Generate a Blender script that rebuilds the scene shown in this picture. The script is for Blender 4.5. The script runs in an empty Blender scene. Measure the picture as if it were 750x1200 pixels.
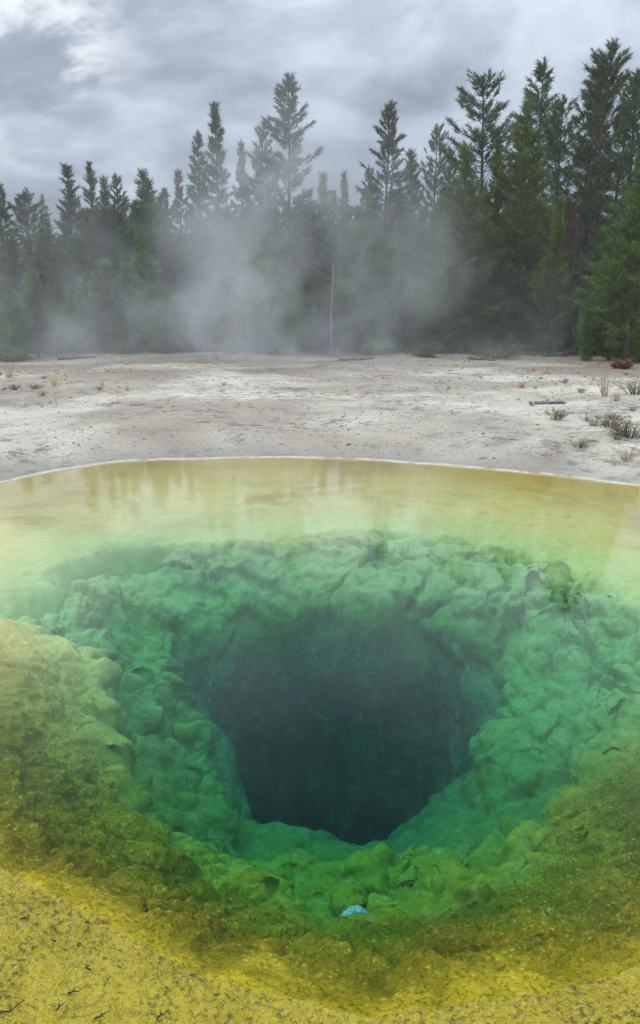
import bpy, math, random
import numpy as np

R = math.radians
scene = bpy.context.scene
col = scene.collection

# ------------------------------------------------------------------ camera
CAM_H, PITCH, FPX = 2.2, 14.8, 906.0          # metres, degrees down, focal length in 750x1200 pixels
cam_d = bpy.data.cameras.new('camera')
cam_d.sensor_fit = 'VERTICAL'
cam_d.sensor_height = 36.0
cam_d.lens = 36.0 * FPX / 1200.0
cam_d.clip_start = 0.05
cam_d.clip_end = 3000
cam = bpy.data.objects.new('camera', cam_d)
cam.location = (0, 0, CAM_H)
cam.rotation_euler = (R(90 - PITCH), 0, 0)
col.objects.link(cam)
scene.camera = cam

# ------------------------------------------------------------------ exposure, sampling
vs = scene.view_settings
vs.view_transform = 'Standard'
vs.look = 'None'
vs.exposure = 0.0
vs.gamma = 1.0
vs.use_curve_mapping = False
cy = scene.cycles
cy.use_denoising = True
cy.max_bounces = 8
cy.diffuse_bounces = 2
cy.glossy_bounces = 2
cy.transparent_max_bounces = 12
cy.volume_bounces = 1
cy.use_fast_gi = False
cy.caustics_reflective = False
cy.caustics_refractive = False
cy.sample_clamp_indirect = 4.0

# ------------------------------------------------------------------ node helpers
def new_mat(name):
    m = bpy.data.materials.new(name)
    m.use_nodes = True
    m.node_tree.nodes.clear()
    return m, NT(m.node_tree)

class NT:
    """small wrapper for building node trees"""
    def __init__(self, tree):
        self.t = tree
    def n(self, typ, **kw):
        nd = self.t.nodes.new(typ)
        for k, v in kw.items():
            setattr(nd, k, v)
        return nd
    def set(self, sock, v):
        if hasattr(v, 'is_output') or isinstance(v, bpy.types.NodeSocket):
            self.t.links.new(v, sock)
        else:
            sock.default_value = v
    def math(self, op, a, b=0.0, c=0.0, clamp=False):
        nd = self.n('ShaderNodeMath', operation=op)
        nd.use_clamp = clamp
        for i, v in enumerate((a, b, c)):
            self.set(nd.inputs[i], v)
        return nd.outputs[0]
    def vmath(self, op, a, b=(0, 0, 0)):
        nd = self.n('ShaderNodeVectorMath', operation=op)
        self.set(nd.inputs[0], a)
        self.set(nd.inputs[1], b)
        return nd.outputs[0]
    def smooth(self, v, lo, hi, a=0.0, b=1.0):
        nd = self.n('ShaderNodeMapRange', interpolation_type='SMOOTHSTEP')
        self.set(nd.inputs['Value'], v)
        nd.inputs['From Min'].default_value = lo
        nd.inputs['From Max'].default_value = hi
        nd.inputs['To Min'].default_value = a
        nd.inputs['To Max'].default_value = b
        return nd.outputs[0]
    def noise(self, vec, scale, detail=4, rough=0.55, dist=0.0, color=False):
        nd = self.n('ShaderNodeTexNoise')
        self.set(nd.inputs['Vector'], vec)
        nd.inputs['Scale'].default_value = scale
        nd.inputs['Detail'].default_value = detail
        nd.inputs['Roughness'].default_value = rough
        nd.inputs['Distortion'].default_value = dist
        return nd.outputs['Color' if color else 'Fac']
    def voronoi(self, vec, scale, feature='F1', out='Distance'):
        nd = self.n('ShaderNodeTexVoronoi', feature=feature)
        self.set(nd.inputs['Vector'], vec)
        nd.inputs['Scale'].default_value = scale
        return nd.outputs[out]
    def mix(self, f, a, b, blend='MIX'):
        nd = self.n('ShaderNodeMix', data_type='RGBA', blend_type=blend)
        self.set(nd.inputs[0], f)
        self.set(nd.inputs[6], a if not isinstance(a, tuple) else (*a, 1)[:4])
        self.set(nd.inputs[7], b if not isinstance(b, tuple) else (*b, 1)[:4])
        return nd.outputs[2]
    def ramp(self, f, stops, interp='LINEAR'):
        nd = self.n('ShaderNodeValToRGB')
        cr = nd.color_ramp
        cr.interpolation = interp
        while len(cr.elements) < len(stops):
            cr.elements.new(0.5)
        for e, (p, c) in zip(cr.elements, stops):
            e.position = p
            e.color = (*c, 1)
        self.set(nd.inputs[0], f)
        return nd.outputs[0]
    def attr(self, name, out='Fac'):
        return self.n('ShaderNodeAttribute', attribute_name=name).outputs[out]
    def pos(self):
        return self.n('ShaderNodeNewGeometry').outputs['Position']
    def xyz(self, v):
        nd = self.n('ShaderNodeSeparateXYZ')
        self.set(nd.inputs[0], v)
        return nd.outputs
    def comb(self, x, y, z):
        nd = self.n('ShaderNodeCombineXYZ')
        for i, v in enumerate((x, y, z)):
            self.set(nd.inputs[i], v)
        return nd.outputs[0]
    def bump(self, h, strength, dist, normal=None):
        nd = self.n('ShaderNodeBump')
        nd.inputs['Strength'].default_value = strength
        nd.inputs['Distance'].default_value = dist
        self.set(nd.inputs['Height'], h)
        if normal is not None:
            self.set(nd.inputs['Normal'], normal)
        return nd.outputs[0]
    def out(self, surf=None, vol=None):
        o = self.n('ShaderNodeOutputMaterial')
        if surf is not None:
            self.set(o.inputs['Surface'], surf)
        if vol is not None:
            self.set(o.inputs['Volume'], vol)
    def principled(self, color, rough=0.8, normal=None, spec=0.3, **kw):
        nd = self.n('ShaderNodeBsdfPrincipled')
        self.set(nd.inputs['Base Color'], color if not isinstance(color, tuple) else (*color, 1)[:4])
        self.set(nd.inputs['Roughness'], rough)
        self.set(nd.inputs['Specular IOR Level'], spec)
        if normal is not None:
            self.set(nd.inputs['Normal'], normal)
        for k, v in kw.items():
            self.set(nd.inputs[k], v)
        return nd.outputs[0]

# ------------------------------------------------------------------ world: overcast sky
SUN_EL, SUN_AZ = 48.0, 285.0      # azimuth clockwise from +Y: from the left, a little ahead
w = bpy.data.worlds.new('World')
scene.world = w
w.use_nodes = True
w.node_tree.nodes.clear()
T = NT(w.node_tree)
sky = T.n('ShaderNodeTexSky', sky_type='NISHITA')
sky.sun_disc = False
sky.sun_elevation = R(SUN_EL)
sky.sun_rotation = R(SUN_AZ)
d = T.n('ShaderNodeTexCoord').outputs['Generated']
dx, dy, dz = T.xyz(d)
up = T.math('MAXIMUM', dz, 0.0)
den = T.math('ADD', up, 0.42)
cp = T.comb(T.math('DIVIDE', dx, den), T.math('DIVIDE', dy, den), 3.7)
warp = T.noise(cp, 1.1, 3, 0.5, color=True)
cpw = T.vmath('ADD', cp, T.vmath('SCALE', warp))
cpw.node.inputs[1].links[0].from_node.inputs['Scale'].default_value = 0.55
c1 = T.noise(cpw, 2.6, 8, 0.58)
c2 = T.noise(cp, 1.3, 2, 0.5)
cl = T.math('ADD', T.math('MULTIPLY', c1, 0.7), T.math('MULTIPLY', c2, 0.3))
cc = T.ramp(cl, [(0.40, (3.0, 3.65, 4.6)), (0.465, (4.2, 5.0, 6.2)), (0.525, (5.9, 6.9, 8.4)), (0.59, (8.6, 9.6, 10.8))])
# a brighter break in the cloud low on the left
bk = T.n('ShaderNodeVectorMath', operation='DOT_PRODUCT')
T.set(bk.inputs[0], d); bk.inputs[1].default_value = (-0.342, 0.896, 0.285)
brk = T.math('MULTIPLY', T.smooth(bk.outputs['Value'], 0.986, 0.999), T.smooth(T.noise(cpw, 5.0, 5, 0.6), 0.46, 0.60))
cc = T.mix(T.math('MULTIPLY', brk, 0.9), cc, (11.0, 11.6, 12.0))
lift = T.math('ADD', T.math('MULTIPLY', T.math('ADD', T.math('MULTIPLY', up, 2.3), 0.25), up), 0.64)
ccs = T.vmath('SCALE', cc)
T.set(ccs.node.inputs['Scale'], lift)
thin = T.smooth(c1, 0.50, 0.75, 0.0, 0.35)
mixc = T.mix(thin, ccs, sky.outputs[0])
bg = T.n('ShaderNodeBackground')
T.set(bg.inputs['Color'], mixc)
bg.inputs['Strength'].default_value = 0.1
wo = T.n('ShaderNodeOutputWorld')
T.set(wo.inputs['Surface'], bg.outputs[0])

sun_d = bpy.data.lights.new('sun', 'SUN')
sun_d.energy = 1.5
sun_d.angle = R(12)
sun_d.color = (1.0, 0.96, 0.9)
sun = bpy.data.objects.new('sun', sun_d)
sun.rotation_euler = (R(90 - SUN_EL), 0, R(180 - SUN_AZ))
sun.location = (0, -5, 30)
col.objects.link(sun)

# ------------------------------------------------------------------ object helpers
def tag(o, label=None, cat=None, group=None, kind=None):
    for k, v in (('label', label), ('category', cat), ('group', group), ('kind', kind)):
        if v:
            o[k] = v
    return o

def mesh_np(name, V, F, mat, parent=None, smooth=False, quads=False):
    """mesh object from numpy vertices and triangle / quad index arrays"""
    me = bpy.data.meshes.new(name)
    V = np.asarray(V, np.float32)
    F = np.asarray(F, np.int32)
    k = F.shape[1]
    me.vertices.add(len(V))
    me.vertices.foreach_set('co', V.ravel())
    me.loops.add(F.size)
    me.loops.foreach_set('vertex_index', F.ravel())
    me.polygons.add(len(F))
    me.polygons.foreach_set('loop_start', np.arange(0, F.size, k, dtype=np.int32))
    me.polygons.foreach_set('use_smooth', np.full(len(F), smooth, dtype=bool))
    me.update(calc_edges=True)
    me.validate()
    me.materials.append(mat)
    o = bpy.data.objects.new(name, me)
    col.objects.link(o)
    o.parent = parent
    return o

def set_attr(o, name, vals):
    a = o.data.attributes.new(name, 'FLOAT', 'POINT')
    a.data.foreach_set('value', np.asarray(vals, np.float32))

def empty(name, loc, rz=0.0):
    o = bpy.data.objects.new(name, None)
    o.location = loc
    o.rotation_euler = (0, 0, rz)
    col.objects.link(o)
    return o

class Geo:
    """collects tubes and blades into one triangle mesh"""
    def __init__(self):
        self.V, self.F, self.k = [], [], 0
    def add(self, V, F):
        self.V.append(np.asarray(V, float)); self.F.append(np.asarray(F, int) + self.k); self.k += len(V)
    def tube(self, P, rad, sides=6, cap=True):
        P = np.asarray(P, float); n = len(P)
        rad = np.broadcast_to(np.asarray(rad, float), (n,))
        Tn = np.gradient(P, axis=0); Tn /= np.linalg.norm(Tn, axis=1)[:, None] + 1e-9
        ref = np.array([0, 0, 1.0]) if abs(Tn[0][2]) < 0.9 else np.array([1.0, 0, 0])
        U = np.cross(Tn, ref); U /= np.linalg.norm(U, axis=1)[:, None] + 1e-9
        W = np.cross(Tn, U)
        a = np.linspace(0, 2 * np.pi, sides, endpoint=False)
        ring = P[:, None] + rad[:, None, None] * (np.cos(a)[None, :, None] * U[:, None] + np.sin(a)[None, :, None] * W[:, None])
        V = ring.reshape(-1, 3)
        F = []
        for i in range(n - 1):
            for j in range(sides):
                p, q = i * sides + j, i * sides + (j + 1) % sides
                F += [(p, q, q + sides), (p, q + sides, p + sides)]
        if cap:
            V = np.vstack([V, P[:1], P[-1:]])
            c0, c1 = n * sides, n * sides + 1
            for j in range(sides):
                F += [(c0, (j + 1) % sides, j), (c1, (n - 1) * sides + j, (n - 1) * sides + (j + 1) % sides)]
        self.add(V, F)
    def build(self, name, mat, parent=None, smooth=True):
        return mesh_np(name, np.vstack(self.V), np.vstack(self.F), mat, parent, smooth)

# ------------------------------------------------------------------ numpy noise
_rng = np.random.default_rng(7)
_perm = np.concatenate([_rng.permutation(256)] * 3)
_ga = _rng.uniform(0, 2 * np.pi, 256)
_gx, _gy = np.cos(_ga), np.sin(_ga)
_jx, _jy = _rng.uniform(0.08, 0.92, 256), _rng.uniform(0.08, 0.92, 256)
_jv = _rng.uniform(0, 1, 256)

def perlin(x, y):
    xi, yi = np.floor(x).astype(int), np.floor(y).astype(int)
    fx, fy = x - xi, y - yi
    u, v = fx * fx * fx * (fx * (fx * 6 - 15) + 10), fy * fy * fy * (fy * (fy * 6 - 15) + 10)
    def g(i, j):
        h = _perm[_perm[(xi + i) & 255] + ((yi + j) & 255)]
        return _gx[h] * (fx - i) + _gy[h] * (fy - j)
    a, b, c, e = g(0, 0), g(1, 0), g(0, 1), g(1, 1)
    return (a + u * (b - a)) * (1 - v) + (c + u * (e - c)) * v

def fbm(x, y, o=4, gain=0.5):
    s, a = 0, 1.0
    for i in range(o):
        s = s + a * perlin(x * 2 ** i + 17.3 * i, y * 2 ** i - 9.1 * i); a *= gain
    return s

def worley(x, y):
    """F1, F2 and a random value of the nearest cell"""
    xi, yi = np.floor(x).astype(int), np.floor(y).astype(int)
    f1 = np.full(x.shape, 9.0); f2 = np.full(x.shape, 9.0); val = np.zeros(x.shape)
    for i in (-1, 0, 1):
        for j in (-1, 0, 1):
            h = _perm[_perm[(xi + i) & 255] + ((yi + j) & 255)]
            dd = np.hypot(xi + i + _jx[h] - x, yi + j + _jy[h] - y)
            m = dd < f1
            f2 = np.where(m, f1, np.minimum(f2, dd))
            val = np.where(m, _jv[h], val)
            f1 = np.where(m, dd, f1)
    return f1, f2, val

def worley3(x, y, z):
    xi, yi, zi = [np.floor(v).astype(np.int32) for v in (x, y, z)]
    f1 = np.full(x.shape, 9.0, np.float32); f2 = np.full(x.shape, 9.0, np.float32); val = np.zeros(x.shape, np.float32)
    P_ = _perm.astype(np.int32); JX, JY, JV = [a.astype(np.float32) for a in (_jx, _jy, _jv)]
    for i in (-1, 0, 1):
        for j in (-1, 0, 1):
            hxy = P_[P_[(xi + i) & 255] + ((yi + j) & 255)]
            for k in (-1, 0, 1):
                h = P_[hxy + ((zi + k) & 255)]
                ax = xi + i + JX[h] - x; ay = yi + j + JY[h] - y; az = zi + k + JV[h] - z
                dd = ax * ax + ay * ay + az * az
                m = dd < f1
                f2 = np.where(m, f1, np.minimum(f2, dd)); val = np.where(m, JX[(h * 7 + 3) & 255], val); f1 = np.where(m, dd, f1)
    return np.sqrt(f1), np.sqrt(f2), val

def noise3(x, y, z, o=3):
    s, a = 0, 0.6
    for i in range(o):
        q = 2.0 ** i
        s = s + a * (perlin(x * q + 3.1 * i, y * q + 0.37 * z * q) + perlin(y * q + 11.7, z * q + 0.41 * x * q) + perlin(z * q - 5.3, x * q + 0.29 * y * q)); a *= 0.5
    return s

def sst(v, a, b):
    t = np.clip((v - a) / (b - a), 0, 1)
    return t * t * (3 - 2 * t)

# ------------------------------------------------------------------ where a sight line meets a level
cp_, sp_ = math.cos(R(PITCH)), math.sin(R(PITCH))
def at(px, py, z=0.0):
    u, v = (px - 375) / FPX, (py - 600) / FPX
    dirx, diry, dirz = u, cp_ - v * sp_, -sp_ - v * cp_
    t = (z - CAM_H) / dirz
    return dirx * t, diry * t
def at_y(px, py, Y):
    """point of the sight line through a photo pixel at distance Y"""
    u, v = (px - 375) / FPX, (py - 600) / FPX
    t = Y / (cp_ - v * sp_)
    return u * t, Y, CAM_H + (-sp_ - v * cp_) * t

# ------------------------------------------------------------------ the pool's shape: contours round its centre
CX, CY = 0.30, 5.75
shore = [at(*p) for p in [(0, 567), (60, 553), (140, 541), (250, 538), (375, 537), (480, 543), (600, 553), (690, 562), (750, 570)]]
shore += [(5.0, 9.2), (5.5, 7.8), (5.1, 6.0), (3.9, 4.3), (2.4, 3.05)]
shore += [at(*p) for p in [(750, 1135), (700, 1150), (620, 1168), (520, 1183), (420, 1190), (330, 1175), (260, 1150), (200, 1125), (130, 1085), (70, 1050), (0, 1010)]]
shore += [(-2.5, 3.7), (-3.8, 4.8), (-4.8, 6.3), (-5.2, 8.0), (-4.7, 9.4)]
L0 = [(x, y, 0.0) for x, y in shore]
# inner contours of the bed: outlines seen in the photo, each at its own depth round the pool (far, right, near, left)
O1 = [(5, 722), (130, 650), (180, 645), (260, 640), (330, 632), (400, 628), (470, 626), (520, 630), (570, 641), (640, 661), (700, 684), (770, 715), (825, 790), (790, 860),
      (740, 893), (690, 955), (640, 1012), (590, 1037), (500, 1056), (440, 1078), (380, 1090), (310, 1066), (240, 1034), (190, 992), (140, 950), (112, 880), (105, 800), (55, 752), (-20, 738)]
O2 = [(110, 770), (200, 720), (300, 692), (400, 688), (500, 703), (590, 740), (645, 800), (660, 880), (635, 950), (585, 1000), (500, 1030), (400, 1046), (300, 1036), (235, 1000), (200, 925), (168, 850), (140, 805)]
O3 = [(235, 815), (290, 765), (370, 748), (450, 756), (530, 792), (578, 850), (575, 885), (530, 922), (485, 958), (450, 972), (380, 976), (318, 972), (290, 930), (268, 880)]
D1, D2, D3 = (-.15, -.30, -.56, -.30), (-.38, -.90, -1.35, -.85), (-.85, -1.60, -2.05, -1.50)

ANG = np.linspace(-np.pi, np.pi, 1441)
def polar(L):
    L = np.array(L)
    a = np.arctan2(L[:, 1] - CY, L[:, 0] - CX)
    r = np.hypot(L[:, 0] - CX, L[:, 1] - CY)
    o = np.argsort(a); a, r, z = a[o], r[o], L[o, 2]
    rr = np.interp(ANG, a, r, period=2 * np.pi); zz = np.interp(ANG, a, z, period=2 * np.pi)
    k = np.exp(-np.linspace(-2, 2, 31) ** 2); k /= k.sum()
    f = lambda q: np.convolve(np.concatenate([q[-16:-1], q, q[1:16]]), k, 'valid')
    return f(rr), f(zz)
def smooth_round(q, n=31):
    k = np.exp(-np.linspace(-2, 2, n) ** 2); k /= k.sum()
    h = n // 2
    return np.convolve(np.concatenate([q[-h - 1:-1], q, q[1:h + 1]]), k, 'valid')
def depth_round(D):
    a = np.array([-np.pi / 2, 0, np.pi / 2, np.pi])
    return smooth_round(np.interp(ANG, a, (D[2], D[1], D[0], D[3]), period=2 * np.pi), 241)
def in_poly(px, py, poly):
    c = np.zeros(px.shape, bool); n = len(poly)
    for i in range(n):
        (x0, y0), (x1, y1) = poly[i], poly[(i + 1) % n]
        if y0 != y1:
            c ^= ((py > y0) != (py > y1)) & (px < (x1 - x0) * (py - y0) / (y1 - y0) + x0)
    return c
def traced(poly, D):
    zz = depth_round(D)
    rr = np.linspace(0.15, 6.0, 700)
    X, Y = CX + np.outer(np.cos(ANG), rr), CY + np.outer(np.sin(ANG), rr)
    dz = zz[:, None] - CAM_H
    depth = Y * cp_ - dz * sp_
    upc = Y * sp_ + dz * cp_
    px, py = 375 + FPX * X / depth, 600 - FPX * upc / depth
    ins = in_poly(px, py, poly) & (depth > 0.3)
    first_out = np.where(ins.all(1), 699, np.argmin(ins | (rr[None] < 0.45), 1))
    return smooth_round(rr[first_out], 41), zz
PR = [polar(L0), traced(O1, D1), traced(O2, D2), traced(O3, D3)]
for i in (1, 2, 3):                       # keep the contours nested
    PR[i] = (np.minimum(PR[i][0], PR[i - 1][0] - 0.12), PR[i][1])

def basin(x, y):
    """height and zone (0 shore, 1 lip, 2 slope, 3 vent edge, negative outside) of the pool bed"""
    th = np.arctan2(y - CY, x - CX)
    wob = 0.10 * fbm(x * 0.9, y * 0.9, 2)
    fine = 0.10 * (fbm(x * 0.9, y * 0.9, 4) - fbm(x * 0.9, y * 0.9, 2)) + 0.05 * fbm(x * 3.1 + 5, y * 3.1, 3)
    r = np.hypot(x - CX, y - CY)
    I = lambda q: np.interp(th, ANG, q)
    R0, R1, R2, R3 = [I(p[0]) for p in PR]
    Z1, Z2, Z3 = [I(p[1]) for p in PR[1:]]
    rw = r + wob * np.where(r < R1 + 0.3, 1.5, 0.45) + fine * (0.45 + 0.6 * sst(r - R3, 0.1, 0.5) * (1 - sst(r - R1, 0.0, 0.3)) - 0.45 * (1 - sst(r - R3, -0.1, 0.2)))
    nr_ = sst(-(y - 5.6), -0.6, 2.2)
    fw = 0.55
    Rm = R1 + 0.28 * (R0 - R1)
    K = [np.zeros_like(r), R3 * 0.6, R3 * 0.88, R3, R2, R1, Rm, R0, R0 + 1.0]
    Z = [np.full_like(r, -5.6), -4.7 + 2.0 * fw, np.minimum(-2.9 + 1.5 * fw, Z3 - 0.3), Z3, Z2, Z1, Z1 * (0.24 + 0.48 * nr_), np.zeros_like(r), np.full_like(r, 0.16)]
    D = [(Z[i + 1] - Z[i]) / (K[i + 1] - K[i]) for i in range(8)]
    M = [D[0]] + [np.where(D[i] * D[i + 1] > 0, 2 * D[i] * D[i + 1] / (D[i] + D[i + 1] + 1e-9), 0) for i in range(7)] + [D[7]]
    z = np.zeros_like(r); zone = np.zeros_like(r)
    zk = [4.5, 3.9, 3.3, 3, 2, 1, 0.72, 0, -1]
    for i in range(8):
        h = K[i + 1] - K[i]
        t = (rw - K[i]) / h
        m = (t >= 0) & (t < 1)
        t = np.clip(t, 0, 1)
        v = (2 * t**3 - 3 * t**2 + 1) * Z[i] + (t**3 - 2 * t**2 + t) * h * M[i] + (-2 * t**3 + 3 * t**2) * Z[i + 1] + (t**3 - t**2) * h * M[i + 1]
        z = np.where(m, v, z); zone = np.where(m, zk[i] + (zk[i + 1] - zk[i]) * t, zone)
    outm = rw >= R0 + 1.0
    z = np.where(outm, 0.16, z); zone = np.where(outm, -(rw - R0), zone)
    return z, zone, th, rw, R0, R1, R2, R3

def heights(x, y):
    z, zone, th, r, R0, R1, R2, R3 = basin(x, y)
    near = sst(-(y - 5.6), -0.6, 2.2)                        # towards the camera's side of the pool
    right = sst(x, 0.9, 2.0) * sst(y, 3.6, 4.6)
    left = sst(-x, 0.3, 1.3) * sst(y, 3.3, 4.2)
    far = sst(y, 6.3, 7.3)
    ins = sst(zone, 0.75, 1.25) * (1 - sst(zone, 3.2, 4.0))   # between lip and vent
    z = z + ins * (0.16 * fbm(x * 1.1 + 3, y * 1.1, 3) + 0.05 * fbm(x * 3.0, y * 3.0, 2))
    # the crevice under the shelf's lip, deep on the left
    gx = r - (R1 - 0.05)
    gl = sst(-x, 0.9, 2.0) * sst(y, 5.6, 6.4)
    gr = sst(y, 6.2, 7.0)
    z = z - (0.24 * gl + (0.13 + 0.08 * sst(x, 0.6, 2.0)) * gr) * np.exp(-(gx / (0.055 + 0.06 * gl)) ** 2)
    # pale ledge just inside the crevice
    z = z + 0.26 * np.exp(-(((x + 1.75) / 0.62) ** 2 + ((y - 6.45) / 0.5) ** 2) ** 1.5)
    # mound before the crevice on the left
    mx, my = x + 2.25, y - 5.15
    md = np.exp(-((mx / 0.55) ** 2 + (my / 0.55) ** 2) ** 1.6)
    z = z + 0.12 * md
    z = z - 0.1 * np.exp(-((x - 0.85) ** 2 + (y - 4.15) ** 2) / 0.05)
    # boulders on the ledge in front of the vent
    for bx, by, br, bh in ((0.10, 3.98, 0.46, 0.12), (0.14, 3.70, 0.32, 0.14), (-0.22, 3.94, 0.34, 0.12), (0.62, 4.00, 0.34, 0.12), (0.48, 3.72, 0.36, 0.14), (-0.32, 3.72, 0.32, 0.12), (0.1, 3.45, 0.22, 0.1)):
        q = np.hypot((x - bx) + 0.08 * perlin(x * 5, y * 5), (y - by) * 1.25) / br
        z = z + 1.25 * bh * np.clip(1 - q * q, 0, 1) ** 1.3
    sh = sst(zone, 0.05, 0.4) * (1 - sst(zone, 1.6, 2.4)) * near
    z = z + sh * 0.05 * fbm(x * 2.4 + 0.8 * perlin(x * 2, y * 2), y * 4.0, 3, 0.5)
    # the shelf: flat with faint ripples
    z = z + (1 - near) * sst(zone, 0.05, 0.3) * (1 - sst(zone, 0.8, 1.1)) * 0.02 * fbm(x * 1.4, y * 1.4, 4)
    # land
    land = sst(-zone, 0.0, 0.12)
    dist = np.clip(-zone, 0, 60)
    rel = 0.035 * fbm(x * 0.7, y * 0.7, 4) + 0.012 * fbm(x * 3.3, y * 3.3, 3) + 0.07 * sst(fbm(x * 0.16 + 3, y * 0.3, 3), -0.1, 0.5)
    z = z + land * sst(dist, 0.05, 1.2) * np.where(y > 6, rel, rel * 0.25) + land * (1 - near) * 0.035 * sst(dist, 0, 0.12)
    # the wood stands on rising ground
    z = z + 8.5 * sst(y, 46, 125) + 3.0 * sst(np.abs(x) - 30, 0, 120) * sst(y, 20, 60)
    z = z + sst(y, 34, 42) * (0.10 * fbm(x * 0.5, y * 0.5, 3))
    return z, zone, near

def detail(x, y, z, zone, near):
    """how far the bed bulges out along its normal: rounded lumps, creases, flutes, wrinkled mat"""
    th = np.arctan2(y - CY, x - CX)
    right = sst(x, 0.7, 1.7) * sst(y, 3.4, 4.4) * (1 - 0.35 * sst(y, 6.6, 7.4))
    left = sst(-x, 0.3, 1.3) * sst(y, 3.3, 4.2) * (1 - sst(y, 6.4, 7.2))
    far = sst(y, 6.3, 7.3)
    ins = sst(zone, 0.8, 1.3) * (1 - 0.5 * sst(zone, 3.6, 4.2))
    w1, w2, w3 = [noise3(x * 1.6 + q, y * 1.6 - q, z * 1.6 + 2 * q, 3) for q in (0.0, 21.3, 47.1)]
    X, Y, Zq = x + 0.20 * w1, y + 0.20 * w2, z + 0.20 * w3
    def dome(s, off):
        f1, f2, v = worley3((X / s + off).astype(np.float32), (Y / s + 1.7 * off).astype(np.float32), (Zq / s - off).astype(np.float32))
        return np.clip(1 - 1.15 * f1 * f1, 0, 1) * (0.6 + 0.6 * v) - 0.45 * np.exp(-((f2 - f1) / 0.12) ** 2)
    d1, d2, d3, d4 = dome(0.85, 3.1), dome(0.36, 8.4), dome(0.15, 1.9), dome(0.065, 5.3)
    patch = sst(noise3(x * 0.8 + 9, y * 0.8, z * 0.8, 2), -0.25, 0.25)
    amp = ins * (0.26 + 0.84 * right + 0.45 * left + 0.22 * near * (1 - right) * (1 - left)) * (0.45 + 0.75 * patch) * (1 - 0.65 * sst(zone, 2.5, 3.15))
    h = amp * (0.24 * (d1 - 0.35) + 0.13 * (d2 - 0.35) + 0.055 * (d3 - 0.35) + 0.018 * d4)
    h = h + 0.05 * ins * noise3(x * 3, y * 3, z * 3, 4) * (0.5 + 0.5 * (1 - far))
    # thin branching cracks and sheets on the far slope
    f1, f2, _v = worley3((X / 0.9).astype(np.float32), (Y / 0.5).astype(np.float32), (Zq / 0.5).astype(np.float32))
    h = h - 0.09 * np.exp(-((f2 - f1) / 0.05) ** 2) * far * sst(zone, 0.95, 1.15) * (1 - sst(zone, 2.6, 3.1)) * sst(w3, -0.2, 0.35)
    h = h + 0.09 * far * ins * (1 - sst(zone, 2.4, 3.2)) * noise3(x * 1.1 + w2, y * 1.1, z * 6.0 + 1.5 * w1, 3)
    # flutes down the left wall
    h = h + 0.15 * left * ins * (1 - 0.8 * sst(zone, 2.4, 3.1)) * (perlin(th * 11 + 0.5 * w1, r_of(x, y) * 0.6 + 0.4 * w2) + 0.5 * perlin(th * 27 + 0.8 * w1, r_of(x, y) * 1.1 + 0.4 * w2))
    # slick wrinkled mat on the near slope
    sh = sst(zone, 0.04, 0.30) * (1 - sst(zone, 1.1, 1.7)) * near
    st = fbm(x * 6 + 1.2 * w1, y * 13 + 1.2 * w2, 4, 0.55)
    h = h + sh * (0.060 * st + 0.014 * (d3 - 0.3) + 0.050 * (d2 - 0.3))
    edge = sst(zone, -1.9, -1.4) * (1 - sst(zone, 0.8, 1.3)) * near
    h = h + edge * (0.008 * (d4 + fbm(x * 26, y * 26, 3)) + (1 - sst(zone, -0.1, 0.25)) * (0.016 * (d3 - 0.3) + 0.022 * fbm(x * 3.3, y * 3.3, 3)))
    return h

def r_of(x, y):
    return np.hypot(x - CX, y - CY)

def ticks(segs):
    out = [segs[0][0]]
    for a, b, f in segs:
        v = a
        while v < b - 1e-6:
            v = min(b, v + f(v)); out.append(v)
    return np.array(out)
xp = ticks([(0, 1.6, lambda v: 0.0095), (1.6, 5.8, lambda v: 0.0095 + (v - 1.6) * 0.004), (5.8, 30, lambda v: 0.03 + (v - 5.8) * 0.05), (30, 400, lambda v: 0.2 * v)])
xs = np.concatenate([-xp[:0:-1], xp])
ys = ticks([(1.2, 12.0, lambda v: 0.0025 * v), (12.0, 55, lambda v: 0.0065 * v), (55, 420, lambda v: 0.06 * v)])
yb = 1.2 - ticks([(0, 3.0, lambda v: 0.05 + 0.1 * v), (3, 400, lambda v: 0.4 * v)])[:0:-1]
ys = np.concatenate([yb, ys])
GX, GY = np.meshgrid(xs, ys)
Z, ZONE, NEAR = heights(GX, GY)
nx, ny = len(xs), len(ys)
zy_, zx_ = np.gradient(Z, ys, xs)
nl_ = np.sqrt(1 + zx_ ** 2 + zy_ ** 2)
wet = ((ZONE > -0.6) | ((ZONE > -2.0) & (NEAR > 0.2))) & (np.abs(GX) < 6.2)
dh = np.zeros_like(Z)
dh[wet] = detail(GX[wet], GY[wet], Z[wet], ZONE[wet], NEAR[wet])
DX, DY, DZ = GX - dh * zx_ / nl_, GY - dh * zy_ / nl_, Z + dh / nl_

from bisect import bisect_left
def ground_z(x, y):
    i = min(max(bisect_left(xs, x), 1), nx - 1); j = min(max(bisect_left(ys, y), 1), ny - 1)
    fx = (x - xs[i - 1]) / (xs[i] - xs[i - 1]); fy = (y - ys[j - 1]) / (ys[j] - ys[j - 1])
    a = Z[j - 1, i - 1] * (1 - fx) + Z[j - 1, i] * fx
    b = Z[j, i - 1] * (1 - fx) + Z[j, i] * fx
    return float(a * (1 - fy) + b * fy)

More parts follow.
